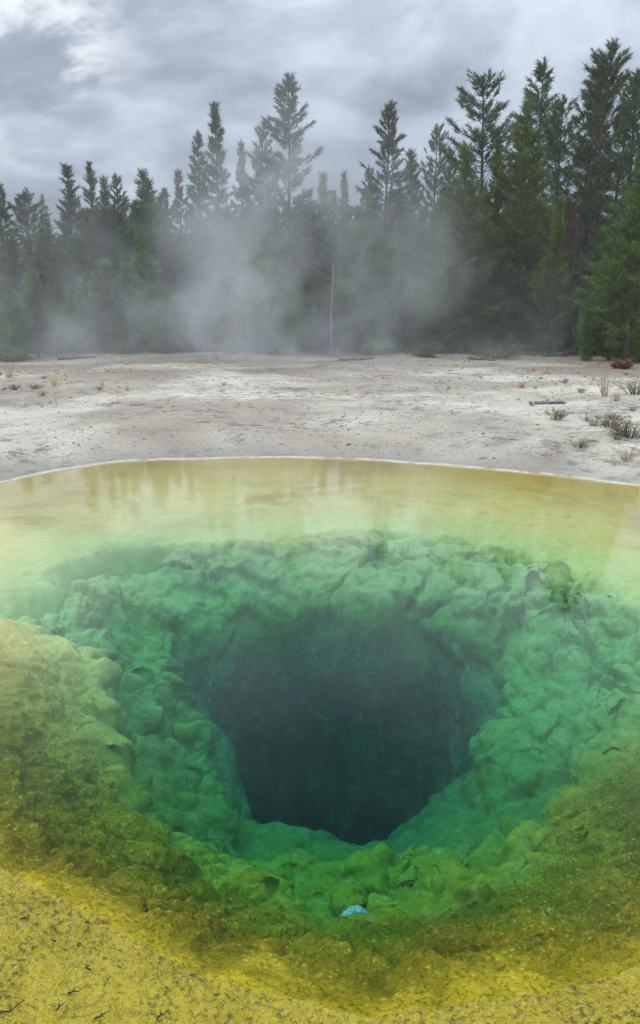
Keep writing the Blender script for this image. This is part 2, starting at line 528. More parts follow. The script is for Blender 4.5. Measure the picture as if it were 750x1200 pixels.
# ------------------------------------------------------------------ materials of the setting
def mat_bed():
    m, t = new_mat('microbial_mat_rock')
    P = t.pos()
    zone, near = t.attr('zone'), t.attr('near')
    n1 = t.noise(P, 1.3, 5, 0.6)
    n2 = t.noise(P, 9.0, 5, 0.65)
    n3 = t.noise(P, 55.0, 4, 0.65)
    zj = t.math('ADD', zone, t.math('MULTIPLY', t.math('SUBTRACT', n1, 0.5), 0.55))
    zj = t.math('ADD', zj, t.math('MULTIPLY', t.math('SUBTRACT', n2, 0.5), 0.25))
    z4 = t.math('DIVIDE', t.math('ADD', zj, 0.5), 4.5)
    q = lambda v: (v + 0.5) / 4.5
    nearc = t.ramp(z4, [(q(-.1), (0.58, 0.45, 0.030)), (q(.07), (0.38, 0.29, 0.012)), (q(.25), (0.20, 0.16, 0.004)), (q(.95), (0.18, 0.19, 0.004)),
                        (q(1.25), (0.34, 0.44, 0.035)), (q(1.75), (0.32, 0.44, 0.035)), (q(2.2), (0.15, 0.26, 0.018)), (q(3.2), (0.11, 0.20, 0.06))])  # floor by the vent edge darkened in colour, painting in shade of the depth
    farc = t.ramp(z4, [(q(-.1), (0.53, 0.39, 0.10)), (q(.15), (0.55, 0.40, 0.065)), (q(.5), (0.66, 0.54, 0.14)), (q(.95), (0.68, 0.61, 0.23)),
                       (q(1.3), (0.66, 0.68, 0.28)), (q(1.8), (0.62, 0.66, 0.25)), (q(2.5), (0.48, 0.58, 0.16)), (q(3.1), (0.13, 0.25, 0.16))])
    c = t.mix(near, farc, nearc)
    # mat colour: orange and brown growth on the shelf; near slope has pale flakes doubling as painted wet glints, dark gaps between
    big = t.noise(P, 0.75, 5, 0.62, 0.8)
    shelf = t.math('MULTIPLY', t.smooth(zone, 1.0, 0.6), t.math('SUBTRACT', 1.0, near))
    c = t.mix(t.math('MULTIPLY', t.smooth(big, 0.47, 0.66, 0.0, 0.75), shelf), c, (0.40, 0.23, 0.045))
    c = t.mix(t.math('MULTIPLY', t.smooth(n2, 0.52, 0.70, 0.0, 0.5), shelf), c, (0.44, 0.33, 0.09))
    Pf = t.vmath('ADD', t.vmath('MULTIPLY', P, (0.8, 1.0, 1.0)), t.vmath('MULTIPLY', t.noise(P, 5, 3, 0.5, color=True), (0.14, 0.14, 0.14)))
    n4 = t.noise(Pf, 70.0, 5, 0.66)
    nz = t.math('MULTIPLY', near, t.smooth(zone, 1.3, 0.9))
    c = t.mix(t.math('MULTIPLY', t.smooth(n4, 0.50, 0.36, 0.0, 0.85), nz), c, t.mix(0.8, c, (0.035, 0.050, 0.002)))
    c = t.mix(t.math('MULTIPLY', t.smooth(n4, 0.57, 0.67, 0.0, 0.75), nz), c, (0.56, 0.54, 0.10))
    c = t.mix(t.math('MULTIPLY', t.smooth(t.noise(P, 2.2, 5, 0.65, 0.6), 0.42, 0.60, 0.0, 0.8), nz), c, t.mix(1.0, c, (0.55, 0.60, 0.4), 'MULTIPLY'))
    c = t.mix(t.smooth(n2, 0.46, 0.72, 0.0, 0.5), c, t.mix(1.0, c, (0.62, 0.80, 0.5), 'MULTIPLY'))
    deep = t.smooth(zone, 0.9, 1.4)
    mot = t.noise(P, 3.2, 6, 0.68, 0.5)
    c = t.mix(t.math('MULTIPLY', t.smooth(mot, 0.50, 0.68, 0.0, 0.7), deep), c, t.mix(1.0, c, (0.60, 0.74, 0.60), 'MULTIPLY'))
    c = t.mix(t.math('MULTIPLY', t.smooth(mot, 0.46, 0.30, 0.0, 0.6), deep), c, (0.62, 0.62, 0.26))
    g1 = t.noise(t.vmath('ADD', P, t.vmath('MULTIPLY', t.noise(P, 3, 3, 0.5, color=True), (0.12, 0.12, 0.12))), 11.0, 8, 0.74)
    c = t.mix(t.math('MULTIPLY', t.smooth(g1, 0.50, 0.64, 0.0, 0.75), deep), c, t.mix(1.0, c, (0.58, 0.70, 0.56), 'MULTIPLY'))
    c = t.mix(t.math('MULTIPLY', t.smooth(g1, 0.46, 0.34, 0.0, 0.55), deep), c, (0.64, 0.66, 0.30))
    h = t.math('MULTIPLY', n4, t.math('ADD', t.math('MULTIPLY', near, 0.9), 0.1))
    nb = t.bump(h, 0.9, 0.010)
    nb = t.bump(n2, 0.5, 0.045, nb)
    nb = t.bump(t.math('MULTIPLY', g1, deep), 1.0, 0.06, nb)
    rough = t.smooth(n3, 0.35, 0.65, 0.4, 0.2)
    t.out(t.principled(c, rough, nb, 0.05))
    return m

def mat_ground():
    m, t = new_mat('sinter_crust')
    P = t.pos()
    X, Y, Zz = t.xyz(P)
    zone, near = t.attr('zone'), t.attr('near')
    dist = t.math('MULTIPLY', zone, -1.0)
    Ps = t.vmath('MULTIPLY', P, (1.0, 1.0, 1.0))
    n0 = t.noise(Ps, 0.13, 4, 0.6, 0.6)
    n1 = t.noise(Ps, 0.55, 8, 0.72, 0.3)
    n2 = t.noise(P, 3.2, 8, 0.75)
    n3 = t.noise(P, 18.0, 5, 0.75)
    c = t.ramp(n1, [(0.30, (0.36, 0.305, 0.24)), (0.42, (0.60, 0.54, 0.44)), (0.53, (0.74, 0.67, 0.53)), (0.68, (0.82, 0.77, 0.66))])
    c = t.mix(t.smooth(n0, 0.42, 0.56, 0.0, 0.65), c, (0.36, 0.275, 0.215))          # pinkish brown crust
    grit = t.math('MULTIPLY', t.smooth(n2, 0.50, 0.60), t.smooth(t.noise(Ps, 0.35, 3, 0.6), 0.42, 0.55))
    c = t.mix(t.math('MULTIPLY', grit, 0.75), c, (0.16, 0.135, 0.11))
    c = t.mix(t.smooth(n3, 0.53, 0.66, 0.0, 0.7), c, (0.15, 0.125, 0.10))        # dark bits
    c = t.mix(t.smooth(n3, 0.42, 0.25, 0.0, 0.5), c, (0.72, 0.70, 0.66))
    # damp grey margin of the pool, with a pale mineral edge
    dj = t.math('ADD', dist, t.math('MULTIPLY', t.math('SUBTRACT', n1, 0.5), 0.5))
    c = t.mix(t.smooth(dj, 0.75, 0.15, 0.0, 0.55), c, (0.38, 0.355, 0.30))
    c = t.mix(t.math('MULTIPLY', t.smooth(dist, 0.09, 0.03), t.smooth(n2, 0.40, 0.52)), c, (0.80, 0.77, 0.69))
    # brown litter near the wood and needle duff within it
    yj = t.math('ADD', Y, t.math('MULTIPLY', t.math('SUBTRACT', n0, 0.5), 22.0))
    yj = t.math('ADD', yj, t.math('MULTIPLY', t.math('SUBTRACT', n1, 0.5), 7.0))
    c = t.mix(t.smooth(yj, 23.0, 31.0, 0.0, 0.7), c, (0.20, 0.15, 0.10))
    c = t.mix(t.smooth(yj, 33.0, 37.0), c, t.mix(n2, (0.05, 0.045, 0.025), (0.11, 0.085, 0.05)))
    # yellow mat on the near bank
    n5 = t.noise(P, 48.0, 6, 0.72)
    v5 = t.voronoi(t.vmath('ADD', P, t.vmath('MULTIPLY', t.noise(P, 30, 2, 0.5, color=True), (0.03, 0.03, 0.03))), 75.0)
    ym = t.mix(n2, (0.54, 0.42, 0.022), (0.72, 0.575, 0.055))
    n6 = t.noise(P, 2.6, 4, 0.6)
    ym = t.mix(t.smooth(n6, 0.44, 0.62, 0.0, 0.55), ym, (0.46, 0.35, 0.022))
    ym = t.mix(t.math('MULTIPLY', t.smooth(n5, 0.51, 0.38, 0.0, 0.92), t.smooth(n6, 0.35, 0.58, 0.35, 1.0)), ym, (0.15, 0.10, 0.010))
    ym = t.mix(t.math('MULTIPLY', t.smooth(n3, 0.55, 0.68), t.smooth(n5, 0.6, 0.45)), ym, (0.11, 0.07, 0.012))
    ym = t.mix(t.smooth(t.noise(P, 70, 2, 0.5), 0.58, 0.72, 0.0, 0.6), ym, (0.74, 0.68, 0.22))
    c = t.mix(t.math('MULTIPLY', near, t.smooth(dist, 1.8, 0.9)), c, ym)
    nb = t.bump(t.math('SUBTRACT', t.math('ADD', n3, t.math('MULTIPLY', n5, 1.2)), t.math('MULTIPLY', v5, 0.6)), 1.0, 0.018)
    nb = t.bump(n2, 0.6, 0.06, nb)
    t.out(t.principled(c, t.smooth(near, 0.1, 0.8, 0.75, 0.36), nb, t.smooth(near, 0.1, 0.8, 0.12, 0.38)))
    return m

def mat_water():
    m, t = new_mat('hot_spring_water')
    g = t.n('ShaderNodeNewGeometry')
    P = g.outputs['Position']
    h = t.noise(t.vmath('MULTIPLY', P, (1.0, 1.6, 1.0)), 7.0, 3, 0.5)
    h2 = t.noise(P, 28.0, 2, 0.5)
    nb = t.bump(t.math('ADD', h, t.math('MULTIPLY', h2, 0.25)), 0.03, 0.02)
    # Fresnel reflectance (Schlick), alike from above and below
    dp = t.n('ShaderNodeVectorMath', operation='DOT_PRODUCT')
    t.set(dp.inputs[0], g.outputs['Incoming']); t.set(dp.inputs[1], nb)
    cth = t.math('ABSOLUTE', dp.outputs['Value'])
    f = t.math('ADD', t.math('MULTIPLY', t.math('POWER', t.math('SUBTRACT', 1.0, cth, clamp=True), 5.2), 1.45), 0.004)
    gl = t.n('ShaderNodeBsdfGlossy')
    gl.inputs['Roughness'].default_value = 0.008
    t.set(gl.inputs['Normal'], nb)
    tr = t.n('ShaderNodeBsdfTransparent')
    mx = t.n('ShaderNodeMixShader')
    t.set(mx.inputs[0], f); t.set(mx.inputs[1], tr.outputs[0]); t.set(mx.inputs[2], gl.outputs[0])
    va = t.n('ShaderNodeVolumeAbsorption')
    va.inputs['Color'].default_value = (0.22, 0.81, 0.79, 1)
    va.inputs['Density'].default_value = 0.85
    sc = t.n('ShaderNodeVolumeScatter')
    sc.inputs['Color'].default_value = (0.15, 0.7, 1.0, 1)
    sc.inputs['Density'].default_value = 0.005
    ad = t.n('ShaderNodeAddShader')
    t.set(ad.inputs[0], va.outputs[0]); t.set(ad.inputs[1], sc.outputs[0])
    t.out(mx.outputs[0], ad.outputs[0])
    return m

# ------------------------------------------------------------------ ground and pool bed: one sheet, split at the shoreline
idx = np.arange(nx * ny).reshape(ny, nx)
quads = np.stack([idx[:-1, :-1], idx[:-1, 1:], idx[1:, 1:], idx[1:, :-1]], -1).reshape(-1, 4)
zf = ZONE.ravel()
inside = zf[quads].max(1) > 0.0
VALL = np.stack([DX, DY, DZ], -1).reshape(-1, 3)
def sub_sheet(name, mask, mat):
    q = quads[mask]
    used = np.zeros(nx * ny, bool); used[q.ravel()] = True
    remap = np.cumsum(used) - 1
    o = mesh_np(name, VALL[used], remap[q], mat, smooth=True)
    set_attr(o, 'zone', zf[used]); set_attr(o, 'near', NEAR.ravel()[used])
    tag(o, kind='structure')
    return o
sub_sheet('ground', ~inside, mat_ground())
sub_sheet('pool_bed', inside, mat_bed())

# water body: its top is the pool's surface, its sides and floor lie buried in the ground
wx0, wx1, wy0, wy1, wz = -5.9, 6.1, 1.3, 11.9, -6.6
wb = np.array([(x, y, z) for z in (wz, 0.0) for x, y in ((wx0, wy0), (wx1, wy0), (wx1, wy1), (wx0, wy1))])
wf = np.array([(0, 3, 2, 1), (4, 5, 6, 7), (0, 1, 5, 4), (1, 2, 6, 5), (2, 3, 7, 6), (3, 0, 4, 7)])
tag(mesh_np('pool_water', wb, wf, mat_water()), kind='structure')

# ------------------------------------------------------------------ materials of the plants
def mat_needles(name, dark, light, tint=0.5):
    m, t = new_mat(name)
    P = t.pos()
    rnd = t.n('ShaderNodeObjectInfo').outputs['Random']
    n = t.noise(P, 1.1, 3, 0.6)
    n2 = t.noise(P, 7.0, 2, 0.5)
    f = t.math('ADD', t.math('MULTIPLY', n, 0.55), t.math('MULTIPLY', n2, 0.45))
    c = t.mix(t.smooth(f, 0.36, 0.66), dark, light)
    hs = t.n('ShaderNodeHueSaturation')
    t.set(hs.inputs['Hue'], t.math('ADD', t.math('MULTIPLY', rnd, 0.05), 0.475))
    t.set(hs.inputs['Value'], t.math('ADD', t.math('MULTIPLY', rnd, 0.5), 0.92))
    t.set(hs.inputs['Color'], c)
    df = t.principled(hs.outputs[0], 0.45, None, 0.5)
    tl = t.n('ShaderNodeBsdfTranslucent')
    t.set(tl.inputs[0], hs.outputs[0])
    mx = t.n('ShaderNodeMixShader')
    mx.inputs[0].default_value = 0.35
    t.set(mx.inputs[1], df); t.set(mx.inputs[2], tl.outputs[0])
    t.out(mx.outputs[0])
    return m

def mat_bark(name, a, b, scale=9.0):
    m, t = new_mat(name)
    P = t.n('ShaderNodeTexCoord').outputs['Object']
    n = t.noise(t.vmath('MULTIPLY', P, (1, 1, 0.25)), scale, 5, 0.65)
    n2 = t.noise(P, 1.2, 3, 0.6)
    c = t.mix(t.smooth(n, 0.35, 0.65), a, b)
    c = t.mix(t.smooth(n2, 0.5, 0.7, 0.0, 0.5), c, tuple(0.6 * v for v in a))
    t.out(t.principled(c, 0.85, t.bump(n, 0.6, 0.02), 0.2))
    return m

M_PINE = mat_needles('pine_needles', (0.046, 0.074, 0.020), (0.135, 0.180, 0.045))
M_YOUNG = mat_needles('young_pine_needles', (0.065, 0.115, 0.014), (0.175, 0.245, 0.036))
M_RUST = mat_needles('rusty_needles', (0.09, 0.035, 0.018), (0.17, 0.075, 0.035))
M_SHRUB_RED = mat_needles('russet_leaves', (0.14, 0.06, 0.025), (0.30, 0.15, 0.06))
M_BARK = mat_bark('pine_bark', (0.075, 0.058, 0.047), (0.15, 0.12, 0.10))
M_DEAD = mat_bark('weathered_wood', (0.16, 0.15, 0.14), (0.29, 0.28, 0.26), 14)
M_REDBARK = mat_bark('reddish_bark', (0.095, 0.055, 0.045), (0.19, 0.12, 0.10))
M_TWIG = mat_bark('dark_twig_bark', (0.035, 0.022, 0.014), (0.10, 0.065, 0.04), 60)
M_STRAW = mat_needles('dry_straw', (0.34, 0.26, 0.13), (0.56, 0.46, 0.26))
M_BRUSH = mat_bark('dry_brush_stems', (0.12, 0.09, 0.06), (0.24, 0.19, 0.13), 20)

# ------------------------------------------------------------------ pines
def blades(P, D, L, W, rng):
    """one thin triangle per needle bunch"""
    S = np.cross(D, rng.normal(size=D.shape)); S /= np.linalg.norm(S, axis=1)[:, None] + 1e-9
    V = np.stack([P - S * W[:, None] * 0.5, P + S * W[:, None] * 0.5, P + D * L[:, None]], 1).reshape(-1, 3)
    return V, np.arange(len(V)).reshape(-1, 3)

def make_pine(seed, H, c0, wide, shape=0.9, gap=0.15, rise=0.35, dens=1.0, bare=0.0, foliage=None, bark=None, lean=0.15, name='pine_tree', tuft=0.32, per=16):
    """root Empty with trunk (limbs joined) and crown; c0 crown base fraction, wide half width / height"""
    rng = np.random.default_rng(seed)
    g = Geo()
    n = 14
    tt = np.linspace(0, 1, n)
    bend = np.cumsum(rng.normal(0, 0.012 * H / 10, (n, 2)), 0) + np.outer(tt ** 1.5, rng.normal(0, lean, 2))
    trunk = np.column_stack([bend - bend[0], tt * H]); trunk[0, 2] = -0.25
    rad = (0.0080 * H + 0.02) * (1 - tt) ** 0.85 + 0.012
    rad[0] *= 1.25
    g.tube(trunk, rad, 8)
    TP, TD = [], []
    z = c0 * H
    while z < H * 0.985:
        f = (z - c0 * H) / (H * (1 - c0))
        prof = (1 - f) ** shape * min(1.0, 0.45 + f * 3.5)
        k = int(rng.integers(3, 6)) if f < 0.9 else 4
        a0 = rng.uniform(0, 6.28)
        for i in range(k):
            if rng.random() < gap * (1.4 - f):
                continue
            L = max(0.22, wide * H * prof * rng.uniform(0.4, 1.3))
            a = a0 + i * 6.283 / k + rng.normal(0, 0.25)
            el = rise * (0.1 + 1.5 * f) + rng.normal(0, 0.14)
            p0 = np.array([np.interp(z / H, tt, trunk[:, 0]), np.interp(z / H, tt, trunk[:, 1]), z])
            m = 6
            s = np.linspace(0, 1, m)
            dirh = np.array([math.cos(a), math.sin(a), 0])
            up_ = np.array([0, 0, 1.0])
            curve = -0.25 * (1 - f) * s + 0.42 * s ** 2
            pts = p0 + np.outer(s * L * math.cos(el), dirh) + np.outer(s * L * math.sin(el) + curve * L * 0.6, up_)
            pts += rng.normal(0, 0.02 * L, pts.shape) * s[:, None]
            g.tube(pts, np.linspace(0.012 + 0.008 * L, 0.005, m), 3, False)
            dead = rng.random() < bare * (1 - f) ** 1.2
            nt = max(2, int(L / 0.095 * dens))
            side = np.array([-math.sin(a), math.cos(a), 0])
            for q in range(nt):
                u = 1 - (q / nt) ** 1.1 * 0.82
                if dead and u < 0.9:
                    continue
                bp = np.array([np.interp(u, s, pts[:, j]) for j in range(3)])
                sp = (1 - u) * L * 0.55 * rng.uniform(-1, 1)
                off = side * sp + dirh * abs(sp) * 0.4 + up_ * rng.normal(0.02, 0.05)
                TP.append(bp + off)
                dd = dirh * (0.6 + 0.5 * u) + side * np.sign(sp) * 0.5 * (1 - u) + up_ * (0.35 + 0.7 * f + rng.normal(0, 0.2))
                TD.append(dd / np.linalg.norm(dd))
        z += H * 0.014 * rng.uniform(0.7, 1.3) + 0.08
    # leader
    for q in range(7):
        TP.append(trunk[-1] - np.array([0, 0, 0.11 * q])); TD.append(np.array([0, 0, 1.0]))
    # dead stubs below the crown
    if c0 > 0.12:
        for q in range(int(8 + 30 * bare)):
            zz = rng.uniform(0.08, 1.0) * c0 * H
            a = rng.uniform(0, 6.28)
            p0 = np.array([np.interp(zz / H, tt, trunk[:, 0]), np.interp(zz / H, tt, trunk[:, 1]), zz])
            L = rng.uniform(0.25, 1.0) * wide * H * 0.8
            e = p0 + L * np.array([math.cos(a), math.sin(a), rng.uniform(-0.35, 0.25)])
            g.tube([p0, (p0 + e) / 2 + (0, 0, 0.04 * L), e], [0.016, 0.011, 0.004], 3, False)
    root = empty(name, (0, 0, 0))
    g.build('trunk', bark or M_BARK, root)
    TP, TD = np.array(TP), np.array(TD)
    rep = per
    P = np.repeat(TP, rep, 0); D = np.repeat(TD, rep, 0)
    N = len(P)
    P = P + D * (rng.uniform(-0.55, 0.35, N) * tuft)[:, None]
    B = D * 0.9 + rng.normal(0, 0.55, (N, 3)); B /= np.linalg.norm(B, axis=1)[:, None]
    V, F = blades(P, B, tuft * rng.uniform(0.5, 1.0, N), rng.uniform(0.022, 0.05, N), rng)
    mesh_np('crown', V, F, foliage or M_PINE, root)
    root['_h'] = float(H)
    return root

def copy_tree(root):
    c = root.copy(); col.objects.link(c)
    for ch in list(root.children):
        k = ch.copy(); col.objects.link(k); k.parent = c
    for k in ('label', 'group', 'category'):
        if k in c: del c[k]
    return c

PROTO = {
    'spire': lambda s: make_pine(s, 13.0, 0.20, 0.118, 0.7, 0.2, 0.45, 1.3, 0.12),
    'tall': lambda s: make_pine(s, 14.0, 0.25, 0.15, 0.62, 0.27, 0.38, 1.25, 0.2),
    'ragged': lambda s: make_pine(s, 13.0, 0.34, 0.19, 0.5, 0.32, 0.35, 0.9, 0.25, lean=0.5),
    'dense': lambda s: make_pine(s, 10.0, 0.08, 0.21, 0.85, 0.06, 0.5, 1.15, 0.0),
    'young': lambda s: make_pine(s, 7.0, 0.04, 0.25, 0.9, 0.05, 0.55, 1.2, 0.0, foliage=M_YOUNG),
    'bushy': lambda s: make_pine(s, 4.5, 0.03, 0.32, 0.6, 0.08, 0.6, 1.3, 0.0, foliage=M_YOUNG, tuft=0.24),
    'redtrunk': lambda s: make_pine(s, 14.0, 0.34, 0.125, 0.45, 0.2, 0.42, 1.2, 0.55, bark=M_REDBARK, lean=0.3),
    'rust': lambda s: make_pine(s, 7.0, 0.15, 0.13, 0.8, 0.35, 0.2, 0.9, 0.1, foliage=M_RUST, bark=M_REDBARK),
}
VARIANTS = {'spire': 3, 'tall': 2, 'ragged': 3, 'dense': 3, 'young': 3, 'bushy': 2, 'redtrunk': 2, 'rust': 1}
_pool, _used, _turn = {}, set(), {}
def pine(kind, px, ytop, Y, label, group=None, widen=1.0, cat='tree', x=None, h=None):
    """stand a pine of this kind so that its tip lies on the sight line through (px, ytop) at distance Y"""
    v = _turn.get(kind, 0) % VARIANTS[kind]; _turn[kind] = _turn.get(kind, 0) + 1
    key = (kind, v)
    if key not in _pool:
        _pool[key] = PROTO[kind](100 + 17 * v + sum(map(ord, kind)))
        o = _pool[key]
    else:
        o = copy_tree(_pool[key])
    X, _, zt = at_y(px, ytop, Y)
    zb = ground_z(X, Y)
    k = (zt - zb) / o['_h']
    o.location = (X, Y, zb)
    kw = k ** 0.6 * widen
    o.scale = (kw, kw, k)
    o.rotation_euler = (0, 0, (px * 1.37 + Y) % 6.28)
    tag(o, label, cat, group)
    return o

# the tall trees one can tell apart against the sky, left to right
SKY = [
    ('tall', -6, 215, 46, 'tall dark pine cut off by the left edge of the photo', 1.0),
    ('ragged', 30, 226, 50, 'short round-topped pine beside the cut-off one at the left edge', 1.1),
    ('spire', 78, 194, 47, 'broad pointed pine, left one of a pair of spires near the left edge', 1.25),
    ('spire', 104, 191, 50, 'slim pointed pine, right beside the broad spire near the left edge', 1.0),
    ('dense', 122, 209, 48, 'small dark pine tip right of the two left spires', 0.9),
    ('tall', 139, 204, 50, 'thin dark pine tip left of the full dark clump of pines', 0.9),
    ('dense', 158, 201, 45, 'full dark pine at the middle of the dark clump left of the steam plume', 1.1),
    ('dense', 178, 211, 46, 'dark pine on the right flank of the dark clump left of the steam plume', 1.0),
    ('tall', 192, 222, 49, 'low blunt pine between the dark clump and the narrow leafy spire', 0.9),
    ('spire', 210, 200, 48, 'narrow low pine left of the two tall slim spires beside the steam plume', 0.9),
    ('spire', 230, 156, 47, 'slim grey green pine, left and shorter one of the two tall slim spires', 1.0),
    ('spire', 254, 122, 46, 'tall slim candle-shaped pine, right and taller one of the two slim spires', 1.05),
    ('spire', 280, 167, 50, 'thin small pine tip between the tall candle-shaped pine and the steamy pair', 0.75),
    ('tall', 304, 145, 46, 'hazy pine leaning against the left side of the tallest centre pine', 1.0),
    ('tall', 337, 91, 45, 'tallest pine left of centre, a broad ragged crown rising out of the steam', 1.25),
    ('dense', 378, 205, 52, 'low hazy pine tip just right of the tallest centre pine', 0.9),
    ('dense', 404, 203, 55, 'small hazy pine tip midway between the two tall centre pines', 0.8),
    ('tall', 432, 195, 52, 'low hazy pine left of the lone pointed pine right of centre', 0.8),
    ('tall', 452, 120, 46, 'lone pointed pine right of centre with gaps in its open crown', 1.05),
    ('dense', 487, 178, 50, 'round hazy pine right of the lone pointed pine', 1.1),
    ('ragged', 513, 146, 52, 'thin small pine with a bare stem, left of the open ragged pine', 0.7),
    ('dense', 529, 180, 54, 'hazy pine tip between the thin bare-stemmed pine and the green cone', 0.8),
    ('ragged', 573, 97, 45, 'open ragged pale pine behind the green cone-shaped young pine', 1.25),
    ('dense', 551, 170, 36, 'bright green cone-shaped pine in front, left one of the two green cones', 1.15),
    ('dense', 588, 166, 37.5, 'dark green pine tip squeezed between the two green cones', 0.9),
    ('dense', 617, 126, 37, 'tall bright green cone-shaped pine, right and taller one of the two green cones', 1.2),
    ('tall', 632, 69, 50, 'pale hazy broad pine rising behind the tall green cone', 1.3),
    ('ragged', 662, 116, 44, 'open grey pine left of the dark wind-swept pair', 1.1),
    ('redtrunk', 690, 82, 41, 'dark pine with bare reddish lower limbs, left and lower one of the wind-swept pair', 1.0),
    ('redtrunk', 712, 48, 40, 'highest pine of the photo, dark and wind-swept with a reddish trunk', 1.15),
    ('ragged', 728, 86, 45, 'grey open pine behind the right flank of the highest pine', 1.1),
    ('tall', 751, 86, 42, 'dark pine cut off by the right edge of the photo', 1.1),
]
for kd, px, yt, Y, lab, wd in SKY:
    pine(kd, px, yt, Y, lab, None, wd)

# young trees in front that can be told apart
FRONT = [
    ('young', 36, 318, 33.0, 'yellow green young pine at the left end of the wood, tallest of its corner', 1.0),
    ('bushy', 8, 352, 31.5, 'bushy low pine at the left edge of the photo', 1.2),
    ('bushy', 62, 366, 33.5, 'bushy low pine right of the yellow green young pine at the left end', 1.2),
    ('bushy', 192, 356, 35.0, 'faint young pine veiled by steam left of the plume', 0.9),
    ('young', 299, 262, 34.5, 'pale slender young pine inside the steam plume', 0.85),
    ('bushy', 338, 340, 34.0, 'low pale young pine right of the slender one in the plume', 0.9),
    ('bushy', 272, 345, 34.8, 'low pale young pine left of the slender one in the plume', 0.9),
    ('young', 655, 238, 34.0, 'narrow bright green young pine below the reddish trunks', 0.7),
    ('rust', 648, 262, 36.5, 'rust coloured dead pine behind the narrow bright green one', 0.9),
    ('rust', 676, 240, 37.5, 'rusty bare-limbed pine right of the narrow bright green one', 0.8),
    ('bushy', 690, 352, 30.5, 'small spindly sapling beside the fallen logs on the right', 0.6),
    ('dense', 757, 176, 29.5, 'full yellow green pine filling the right edge down to the ground', 1.15),
    ('young', 728, 262, 31.0, 'bright green pine left of the full one at the right edge', 0.9),
    ('young', 716, 300, 33.0, 'shaded green pine behind the spindly sapling on the right', 0.9),
]
for kd, px, yt, Y, lab, wd in FRONT:
    pine(kd, px, yt, Y, lab, None, wd)
for o in list(col.objects):                                   # the near green ones wear the fresher foliage
    lb = o.get('label', '')
    if 'green cone' in lb and 'in front' in lb or 'taller one of the two green cones' in lb or 'filling the right edge' in lb or 'squeezed between' in lb:
        for ch in o.children:
            if ch.name.startswith('crown'):
                ch.data = ch.data.copy(); ch.data.materials[0] = M_YOUNG

rf = random.Random(11)
top_x = [-80, 0, 80, 150, 200, 260, 330, 400, 480, 540, 600, 680, 750, 830]
top_y = [240, 246, 238, 216, 226, 236, 220, 212, 206, 214, 205, 212, 225, 225]
for i in range(84):
    px = -70 + 890 * (i + rf.uniform(0, 0.9)) / 84
    Y = rf.uniform(41, 66)
    yt = np.interp(px, top_x, top_y) + abs(rf.gauss(0, 22)) + (66 - Y) * 1.0
    pine(rf.choice(['dense', 'dense', 'spire', 'tall']), px, yt, Y, 'dark pine crowded into the forest wall below the skyline spires', 'crowded pines of the forest wall', 1.15)
for i in range(52):
    px = -40 + 830 * (i + rf.uniform(0, 0.9)) / 52
    Y = rf.uniform(36, 41) if px < 690 else rf.uniform(33.5, 37)
    yt = rf.uniform(268, 368)
    if 205 < px < 250: yt += 25
    pine(rf.choice(['young', 'dense', 'young', 'bushy']), px, yt, Y, 'young pine in the low front row of the forest wall', 'young pines along the front of the wood', 1.1)

# the wood that goes on beyond both sides and up the slope behind: one mass
rw_ = np.random.default_rng(21)
src = make_pine(999, 10.0, 0.06, 0.20, 0.85, 0.1, 0.5, 0.8, 0.0, per=9)
cr = [c for c in src.children if c.name.startswith('crown')][0]
cv = np.empty(len(cr.data.vertices) * 3, np.float32); cr.data.vertices.foreach_get('co', cv); cv = cv.reshape(-1, 3)
for c in list(src.children) + [src]:
    bpy.data.objects.remove(c)
FV = []
for i in range(110):
    if i < 64:
        Y = rw_.uniform(36, 62); X = (0.47 * Y + rw_.uniform(1.0, 45.0)) * (1 if i % 2 else -1); H = rw_.uniform(6.5, 11.5)
    else:
        Y = rw_.uniform(68, 112); X = rw_.uniform(-105, 105); H = rw_.uniform(7, 10)
    a = rw_.uniform(0, 6.28); k = H / 10
    q = cv * (k ** 0.7, k ** 0.7, k)
    q = np.column_stack([q[:, 0] * math.cos(a) - q[:, 1] * math.sin(a) + X, q[:, 0] * math.sin(a) + q[:, 1] * math.cos(a) + Y, q[:, 2] + ground_z(X, Y)])
    FV.append(q)
FV = np.vstack(FV)
tag(mesh_np('distant_woods', FV, np.arange(len(FV)).reshape(-1, 3), M_PINE), kind='stuff')

# ------------------------------------------------------------------ dead wood
def hit(px, py):
    """first point of the ground or pool bed on the sight line through a photo pixel"""
    u, v = (px - 375) / FPX, (py - 600) / FPX
    d = np.array([u, cp_ - v * sp_, -sp_ - v * cp_]); p = np.array([0, 0, CAM_H])
    t = 1.0
    while t < 120:
        q = p + d * t
        if q[2] < ground_z(q[0], q[1]):
            return q[0], q[1], ground_z(q[0], q[1])
        t += 0.01 + t * 0.001
    return tuple(q)

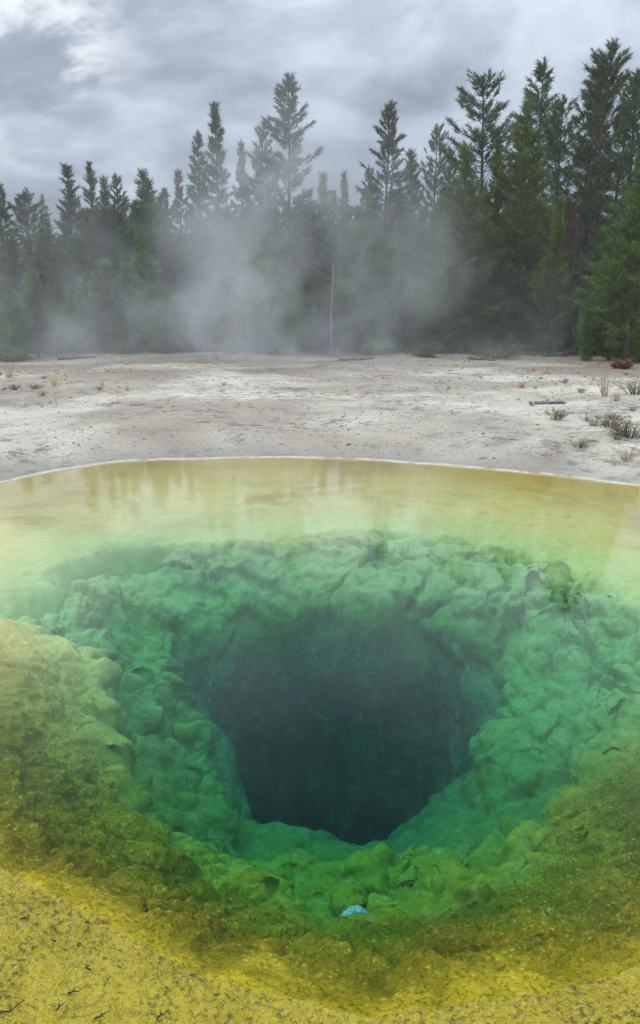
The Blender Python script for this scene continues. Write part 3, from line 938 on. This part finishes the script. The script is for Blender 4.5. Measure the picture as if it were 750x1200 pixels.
def log(name, pts, r0, r1, mat, label, cat, seed, stubs=3, group=None):
    rng = np.random.default_rng(seed)
    pts = np.array(pts, float)
    s = np.linspace(0, 1, 9)
    P = np.column_stack([np.interp(s, np.linspace(0, 1, len(pts)), pts[:, j]) for j in range(3)])
    P += rng.normal(0, r0 * 0.6, P.shape)
    P[:, 2] = np.maximum(P[:, 2], [ground_z(a, b) + np.interp(q, [0, 1], [r0, r1]) * 0.75 for a, b, q in zip(P[:, 0], P[:, 1], s)])
    base = P[0].copy(); base[2] -= r0
    g = Geo()
    g.tube(P - base, np.linspace(r0, r1, 9) * rng.uniform(0.85, 1.15, 9), 9)
    o = g.build(name, mat)
    o.location = base
    tag(o, label, cat, group)
    ax = P[-1] - P[0]; L = np.linalg.norm(ax)
    for q in range(stubs):
        i = rng.integers(1, 8)
        dv = np.cross(ax / L, rng.normal(size=3)); dv[2] = abs(dv[2]); dv /= np.linalg.norm(dv) + 1e-9
        h = Geo(); b = P[i] - base
        l = L * rng.uniform(0.08, 0.22)
        h.tube([b, b + dv * l * 0.6, b + dv * l + ax / L * 0.2 * l], [r1 * 0.6, r1 * 0.4, r1 * 0.15], 5)
        h.build('branch_stub', mat, o)
    return o

# standing dead stem
X, Y, zt = at_y(389, 306, 35.5)
zb = ground_z(X, Y)
sn = empty('dead_snag', (X, Y, zb))
tag(sn, 'bare pale dead stem standing alone before the misty wood', 'dead tree')
g = Geo()
hh = zt - zb
g.tube([(0.02, 0, -0.2), (-0.03, 0, hh * 0.3), (0.03, 0.02, hh * 0.7), (0.06, 0, hh)], [0.06, 0.05, 0.035, 0.015], 7)
g.build('stem', M_DEAD, sn)
for q, (fz, a, l) in enumerate([(0.35, 0.3, 0.5), (0.55, 3.4, 0.4), (0.68, 1.0, 0.5), (0.8, 3.0, 0.35), (0.9, 5.9, 0.3)]):
    g = Geo(); p = np.array([0, 0.01, hh * fz])
    g.tube([p, p + np.array([math.cos(a) * l, math.sin(a) * l, 0.12])], [0.016, 0.004], 4)
    g.build('limb', M_DEAD, sn)

def ground_line(pxs):
    return [np.array(hit(*p)) for p in pxs]
log('fallen_log', ground_line([(627, 474), (664, 473)]), 0.045, 0.035, M_DEAD, 'short grey weathered log lying alone on the pale flat', 'log', 1, 1)
log('fallen_log', ground_line([(662, 418), (702, 411)]), 0.13, 0.09, M_REDBARK, 'dark fallen log under the spindly sapling on the right', 'log', 2, 4)
log('fallen_log', [np.array(hit(668, 416)), np.array(hit(684, 411)) + (0, 0, 0.45), np.array(hit(700, 416)) + (0, 0, 0.1)], 0.10, 0.06, M_BARK, 'arched broken log leaning over the dark one by the sapling', 'log', 3, 4)
log('fallen_log', ground_line([(398, 423), (436, 421)]), 0.055, 0.03, M_BARK, 'short low log at the edge of the wood right of the dead stem', 'log', 4, 3)
log('fallen_log', ground_line([(70, 422), (112, 419)]), 0.06, 0.03, M_BARK, 'dark low log lying before the wood near the left edge', 'log', 5, 3)
log('fallen_log', ground_line([(548, 421), (582, 423)]), 0.055, 0.03, M_BARK, 'thin dark log at the edge of the wood left of the right-hand fallen logs', 'log', 6, 3)

# root plate of a fallen tree beside the sapling
X, Y, zb = hit(695, 417)
rt = empty('root_stump', (X, Y, zb))
tag(rt, 'dark broken stump with spread roots beside the fallen logs', 'stump')
g = Geo(); g.tube([(0, 0, -0.1), (0.03, 0, 0.4), (0.10, 0, 0.85)], [0.26, 0.17, 0.12], 9); g.build('stump_body', M_BARK, rt)
for q in range(6):
    a = q * 1.05 + 0.3
    g = Geo(); g.tube([(0.1 * math.cos(a), 0.1 * math.sin(a), 0.22), (0.35 * math.cos(a), 0.35 * math.sin(a), 0.12), (0.7 * math.cos(a), 0.7 * math.sin(a), -0.03)], [0.08, 0.06, 0.025], 6)
    g.build('root', M_BARK, rt)

# ------------------------------------------------------------------ grass tufts, brush, low shrubs
def tuft_geo(seed, h, r, n, spread, wid):
    rng = np.random.default_rng(seed)
    a = rng.uniform(0, 6.28, n); q = np.sqrt(rng.uniform(0, 1, n)) * r
    B = np.column_stack([np.cos(a) * q, np.sin(a) * q, np.full(n, -0.02)])
    a2 = a + rng.normal(0, 0.6, n); s = np.abs(rng.normal(0, spread, n)); L = h * rng.uniform(0.45, 1.0, n)
    M = B + np.column_stack([np.cos(a2) * s * L * 0.4, np.sin(a2) * s * L * 0.4, L * 0.6])
    E = B + np.column_stack([np.cos(a2) * s * L * 1.1, np.sin(a2) * s * L * 1.1, L])
    S = np.column_stack([-np.sin(a2 + 0.7), np.cos(a2 + 0.7), np.zeros(n)]) * wid
    V = np.stack([B - S, B + S, M - S * 0.7, M + S * 0.7, E], 1).reshape(-1, 3)
    k = np.arange(n)[:, None, None] * 5
    F = (np.array([(0, 1, 3), (0, 3, 2), (2, 3, 4)])[None] + k).reshape(-1, 3)
    return V, F
GRASS = [tuft_geo(i, 1.0, 0.10, 46, 0.75, 0.008) for i in range(3)]
grass_me = {}
def grass(px, py, h, label, group=None, seed=0, mat=None, wide=1.0):
    key = (seed % 3, (mat or M_STRAW).name)
    p = hit(px, py)
    if key not in grass_me:
        o = mesh_np('grass_tuft', *GRASS[seed % 3], mat or M_STRAW)
        grass_me[key] = o.data
    else:
        o = bpy.data.objects.new('grass_tuft', grass_me[key]); col.objects.link(o)
    o.location = p; o.scale = (h * wide, h * wide, h); o.rotation_euler = (0, 0, (px * 0.7) % 6.28)
    tag(o, label, 'grass', group)
grass(11, 442, 0.55, 'dry straw tuft at the left edge of the flat', None, 0)
grass(64, 452, 0.55, 'pale straw tuft left of the paired flat, below the left young pines', None, 1)
grass(708, 464, 0.95, 'tall thin straw tuft on the right of the flat, beyond the dark brush', None, 0, None, 0.6)
grass(735, 540, 0.28, 'yellowish low tuft close to the pool on the right edge', None, 2, None, 2.0)
grass(722, 470, 0.4, 'short straw tuft just right of the tall thin one', None, 1)
rg = random.Random(5)
for i in range(24):
    px = rg.choice([rg.uniform(300, 740), rg.uniform(560, 745), rg.uniform(0, 330)])
    py = rg.uniform(432, 462)
    grass(px, py, rg.uniform(0.10, 0.26), 'small dry straw tuft scattered over the pale flat before the wood', 'small straw tufts on the flat', i, None, rg.uniform(1.0, 2.2))

def brush_geo(seed, n=44):
    rng = np.random.default_rng(seed); g = Geo()
    for i in range(n):
        a = rng.uniform(0, 6.28); s = rng.uniform(0.2, 1.0); L = rng.uniform(0.5, 1.0)
        b = np.array([math.cos(a) * 0.25 * s, math.sin(a) * 0.25 * s, -0.03])
        m = b + np.array([math.cos(a) * 0.25 * s, math.sin(a) * 0.25 * s, 0.55 * L]); e = m + np.array([math.cos(a) * 0.4 * s, math.sin(a) * 0.4 * s, 0.35 * L]) + rng.normal(0, 0.08, 3)
        g.tube([b, m, e], [0.013, 0.009, 0.004], 3, False)
        for q in range(5):
            u = rng.uniform(0.3, 1); p = m + (e - m) * u
            g.tube([p, p + rng.normal(0, 0.14, 3) + (0, 0, 0.1)], [0.007, 0.003], 3, False)
    return np.vstack(g.V), np.vstack(g.F)
BR = [brush_geo(40 + i) for i in range(3)]
brush_me = {}
def brush(px, py, h, wide, label, group=None, seed=0):
    p = hit(px, py)
    if seed % 3 not in brush_me:
        o = mesh_np('dry_brush', *BR[seed % 3], M_BRUSH); brush_me[seed % 3] = o.data
    else:
        o = bpy.data.objects.new('dry_brush', brush_me[seed % 3]); col.objects.link(o)
    o.location = p; o.scale = (h * wide, h * wide, h); o.rotation_euler = (0, 0, (px * 1.1) % 6.28)
    tag(o, label, 'shrub', group)
brush(738, 512, 0.30, 2.2, 'broad brown dry brush at the right edge of the flat, above the yellowish tuft', None, 0)
brush(716, 500, 0.24, 1.8, 'brown dry brush left of the broad one at the right edge', None, 1)
brush(652, 492, 0.22, 1.5, 'spindly dry brush below the short grey log', None, 2)
brush(680, 524, 0.13, 2.6, 'flat low dry brush nearest the pool on the right', None, 1)
brush(745, 462, 0.4, 2.0, 'dark dry brush under the full pine at the right edge', None, 0)
for i in range(16):
    px = rg.uniform(600, 748); py = rg.uniform(440, 520)
    brush(px, py, rg.uniform(0.06, 0.14), rg.uniform(1.2, 2.4), 'tiny dry brush twiggy patch on the right part of the flat', 'tiny dry brush patches', i)
for i in range(8):
    brush(rg.uniform(0, 120), rg.uniform(436, 470), rg.uniform(0.06, 0.14), rg.uniform(1.2, 2.4), 'tiny dry brush patch on the left part of the flat', 'tiny dry brush patches at the left', i)

def shrub(px, py, h, wide, mat, label, seed, name='low_shrub', n=1500):
    rng = np.random.default_rng(seed)
    X, Y, zb = hit(px, py)
    root = empty(name, (X, Y, zb))
    tag(root, label, 'shrub')
    g = Geo(); tips = []
    for i in range(14):
        a = rng.uniform(0, 6.28); e = rng.uniform(0.3, 1.2); L = h * rng.uniform(0.6, 1.0)
        tip = np.array([math.cos(a) * math.cos(e) * L * wide, math.sin(a) * math.cos(e) * L * wide, math.sin(e) * L])
        g.tube([(0, 0, -0.05), tip * 0.5 + (0, 0, 0.05), tip], [0.02, 0.012, 0.004], 4, False); tips.append(tip)
    g.build('stems', M_BRUSH, root)
    tips = np.array(tips)
    P = tips[rng.integers(0, 14, n)] * rng.uniform(0.35, 1.0, n)[:, None] + rng.normal(0, 0.11 * h, (n, 3))
    P[:, 2] = np.abs(P[:, 2])
    D = rng.normal(size=(n, 3)) + (0, 0, 0.7); D /= np.linalg.norm(D, axis=1)[:, None]
    V, F = blades(P, D, rng.uniform(0.07, 0.14, n), rng.uniform(0.03, 0.055, n), rng)
    mesh_np('foliage', V, F, mat, root)
shrub(729, 432, 0.34, 1.3, M_SHRUB_RED, 'russet low shrub at the foot of the full pine on the right', 1)
shrub(745, 424, 0.8, 1.6, M_YOUNG, 'low bright green shrub behind the russet one at the right edge', 3)
shrub(12, 424, 0.9, 1.8, M_PINE, 'dark green low shrub at the left edge under the bushy pine', 4)
shrub(500, 418, 0.9, 1.6, M_PINE, 'dark hazy shrub at the edge of the wood right of centre', 5)
shrub(580, 420, 1.0, 1.7, M_PINE, 'dark hazy shrub at the edge of the wood left of the right-hand logs', 6)
shrub(440, 416, 0.8, 1.6, M_PINE, 'low hazy shrub just right of the dead stem', 7)
shrub(150, 415, 0.8, 1.8, M_PINE, 'low hazy shrub at the edge of the wood left of the plume', 8)

# ------------------------------------------------------------------ loose chips and grit of the flat
rng = np.random.default_rng(3)
N = 26000
cx = rng.uniform(-14, 14, N); cyy = 10.9 + 24 * rng.uniform(0, 1, N) ** 1.3
keep = (np.abs(cx) < 0.46 * cyy + 0.5) & (fbm(cx * 0.35 + 4, cyy * 0.5, 3) + rng.normal(0, 0.25, N) + 0.2 * (cx > 3) > 0.05)
cx, cyy = cx[keep], cyy[keep]
zz, zo, _ = heights(cx, cyy)
ok = zo < -0.25
cx, cyy, zz = cx[ok], cyy[ok], zz[ok]
N = len(cx)
s = rng.uniform(0.005, 0.018, N) * (1 + 1.2 * rng.uniform(0, 1, N) ** 6) * (0.6 + cyy / 22)
a = rng.uniform(0, 6.28, N); st = rng.uniform(0.8, 2.6, N)
base = np.array([(1, 0, 0), (-0.5, 0.8, 0), (-0.5, -0.8, 0), (0.1, 0, 0.55)])
V = base[None] * s[:, None, None] * rng.uniform(0.7, 1.3, (N, 4, 3))
V[:, :, 0] *= st[:, None]
V = np.stack([V[:, :, 0] * np.cos(a)[:, None] - V[:, :, 1] * np.sin(a)[:, None], V[:, :, 0] * np.sin(a)[:, None] + V[:, :, 1] * np.cos(a)[:, None], V[:, :, 2]], -1)
V += np.stack([cx, cyy, zz - 0.002], -1)[:, None]
F = (np.array([(0, 1, 3), (1, 2, 3), (2, 0, 3)])[None] + np.arange(N)[:, None, None] * 4).reshape(-1, 3)
m, t = new_mat('sinter_chips')
rnd = t.noise(t.pos(), 3.0, 2, 0.5)
t.out(t.principled(t.ramp(rnd, [(0.35, (0.10, 0.08, 0.065)), (0.5, (0.22, 0.19, 0.16)), (0.6, (0.45, 0.42, 0.38))]), 0.85, None, 0.2))
tag(mesh_np('gravel', V.reshape(-1, 3), F, m), kind='stuff')

# ------------------------------------------------------------------ twigs on the yellow mat, pale mineral patch
def bed_point(px, py):
    h0 = hit(px, py)
    q = VALL[(np.abs(VALL[:, 0] - h0[0]) < 0.5) & (np.abs(VALL[:, 1] - h0[1]) < 0.6)]
    u, v = (px - 375) / FPX, (py - 600) / FPX
    dv = np.array([u, cp_ - v * sp_, -sp_ - v * cp_]); dv /= np.linalg.norm(dv)
    r_ = q - np.array([0, 0, CAM_H]); along = r_ @ dv
    off = np.linalg.norm(r_ - along[:, None] * dv, axis=1)
    near_ = off < 0.012
    return q[near_][np.argmin(along[near_])], q

TW = [(103, 1133, 0.05, 2.3, 'short dark twig highest on the yellow mat at the lower left'), (88, 1161, 0.055, 0.3, 'forked dark twig below the highest one at the lower left'),
      (70, 1178, 0.05, 1.0, 'small dark twig left of the forked one at the lower left'), (14, 1181, 0.11, 0.7, 'longest dark twig by the lower left corner'),
      (118, 1189, 0.06, 0.5, 'thick stubby twig near the bottom edge, right of the longest one'), (190, 1187, 0.06, 0.8, 'slim twig near the bottom edge under the dark wet margin'),
      (60, 1103, 0.03, 2.9, 'tiny twig bit near the left margin of the yellow mat'), (29, 1076, 0.04, 0.1, 'small dark twig highest by the left edge')]
for i, (px, py, L, a, lab) in enumerate(TW):
    rr = np.random.default_rng(60 + i)
    p, _q = bed_point(px, py)
    root = empty('pine_twig', p, a)
    tag(root, lab, 'twig', 'dark twigs on the yellow mat')
    g = Geo()
    L *= 0.75
    q = np.column_stack([np.linspace(-0.5, 0.5, 6) * L, rr.normal(0, 0.05 * L, 6), np.full(6, 0.012)])
    g.tube(q, np.linspace(0.0028, 0.0014, 6), 6); g.build('stem', M_TWIG, root)
    g = Geo(); g.tube([q[2], q[2] + (0.16 * L, 0.2 * L, 0.004)], [0.0025, 0.001], 5); g.build('side_shoot', M_TWIG, root)

p, BQ = bed_point(409, 1067)
def bed_z(x, y):
    return float(BQ[np.argmin((BQ[:, 0] - x) ** 2 + (BQ[:, 1] - y) ** 2), 2])
rr = np.random.default_rng(9)
nr, na = 10, 40
V = [(0, 0, 0.012)]; F = []
for i in range(1, nr + 1):
    for j in range(na):
        a = 6.2832 * j / na; q = i / nr
        e = 1 + 0.22 * math.sin(3 * a + 1) + 0.12 * math.sin(7 * a)
        x, y = 0.085 * q * e * math.cos(a), 0.034 * q * e * math.sin(a)
        V.append((x, y, (bed_z(p[0] + x, p[1] + y) - p[2]) * 0.97 + 0.006 + 0.003 * (1 - q ** 2) + rr.uniform(0, 0.010) - (0.02 if i == nr else 0)))
for j in range(na):
    F.append((0, 1 + j, 1 + (j + 1) % na))
for i in range(nr - 1):
    for j in range(na):
        a_, b_ = 1 + i * na + j, 1 + i * na + (j + 1) % na
        F += [(a_, a_ + na, b_ + na), (a_, b_ + na, b_)]
m, t = new_mat('pale_mineral')
n = t.voronoi(t.pos(), 60.0)
t.out(t.principled(t.mix(n, (0.36, 0.60, 0.52), (0.12, 0.30, 0.20)), 0.6, t.bump(n, 0.8, 0.01), 0.3))
o = mesh_np('mineral_crust', V, F, m, None, True)
o.location = p
tag(o, 'small pale turquoise mineral patch on the green boulders under water', 'mineral patch')

# ------------------------------------------------------------------ air: thin even haze and the drifting steam
def box(name, lo, hi, mat):
    v = np.array([(x, y, z) for z in (lo[2], hi[2]) for x, y in ((lo[0], lo[1]), (hi[0], lo[1]), (hi[0], hi[1]), (lo[0], hi[1]))], float)
    return tag(mesh_np(name, v, wf, mat), kind='stuff')
def principled_volume(t, dens, color=(0.93, 0.95, 0.97), aniso=0.2):
    nd = t.n('ShaderNodeVolumePrincipled')
    nd.inputs['Color'].default_value = (*color, 1)
    nd.inputs['Anisotropy'].default_value = aniso
    t.set(nd.inputs['Density'], dens)
    return nd.outputs[0]
HAZE = 0.0010
m, t = new_mat('haze_air')
t.out(None, principled_volume(t, HAZE))
box('haze', (-420, -420, -7.6), (420, 440, 32), m)

def steam(name, lo, hi, build):
    m, t = new_mat(name + '_vapour')
    t.out(None, principled_volume(t, build(t), (0.97, 0.98, 0.99), 0.1))
    m.cycles.volume_step_rate = 1.0
    return box(name, lo, hi, m)

def veil(t):
    P = t.pos()
    X, Y, Zz = t.xyz(P)
    wv = t.noise(P, 0.22, 4, 0.6, color=True)
    Pw = t.vmath('ADD', P, t.vmath('MULTIPLY', t.vmath('SUBTRACT', wv, (0.5, 0.5, 0.5)), (9.0, 3.0, 6.0)))
    n = t.noise(t.vmath('MULTIPLY', Pw, (1.0, 0.7, 0.65)), 0.40, 5, 0.6)
    xw, yw, zw = t.xyz(Pw)
    puff = t.smooth(n, 0.43, 0.61)
    edge = t.math('MULTIPLY', t.smooth(Y, 22, 25), t.smooth(Y, 33.5, 31))
    # a low bank along the wood, a tall plume and a second softer one
    bank = t.math('MULTIPLY', t.smooth(xw, 9.5, 4.0), t.smooth(zw, 6.5, 0.0))
    def plume(x0, lean, wid, top, a):
        u = t.math('DIVIDE', t.math('SUBTRACT', xw, t.math('ADD', t.math('MULTIPLY', Zz, lean), x0)), wid)
        g = t.math('POWER', 2.718, t.math('MULTIPLY', t.math('MULTIPLY', u, u), -1.0))
        return t.math('MULTIPLY', t.math('MULTIPLY', g, t.smooth(Zz, top, top * 0.35)), a)
    body = t.math('MULTIPLY', bank, 0.040)
    body = t.math('ADD', body, plume(-2.6, 0.05, 2.5, 12.0, 0.12))
    body = t.math('ADD', body, plume(1.6, 0.03, 2.2, 10.5, 0.045))
    body = t.math('ADD', body, plume(-9.0, 0.1, 3.5, 8.5, 0.030))
    return t.math('MULTIPLY', t.math('MULTIPLY', body, edge), t.math('ADD', puff, 0.06))
steam('steam', (-19, 21.5, 0.4), (10.5, 34, 12.0), veil)

def pool_veil(t):
    P = t.pos()
    X, Y, Zz = t.xyz(P)
    wv = t.noise(P, 0.5, 3, 0.6, color=True)
    Pw = t.vmath('ADD', P, t.vmath('MULTIPLY', t.vmath('SUBTRACT', wv, (0.5, 0.5, 0.5)), (2.5, 2.5, 1.2)))
    n = t.noise(Pw, 0.7, 4, 0.6)
    e = t.math('MULTIPLY', t.smooth(Zz, 1.1, 0.1), t.math('MULTIPLY', t.smooth(Y, 6.3, 7.8), t.smooth(Y, 9.2, 8.0)))
    e = t.math('MULTIPLY', e, t.math('MULTIPLY', t.smooth(X, -4.2, -2.4), t.smooth(X, 4.2, 2.4)))
    return t.math('MULTIPLY', e, t.smooth(n, 0.36, 0.66, 0.0, 0.15))
steam('pool_steam', (-4.3, 4.7, 0.03), (4.3, 9.3, 1.6), pool_veil)
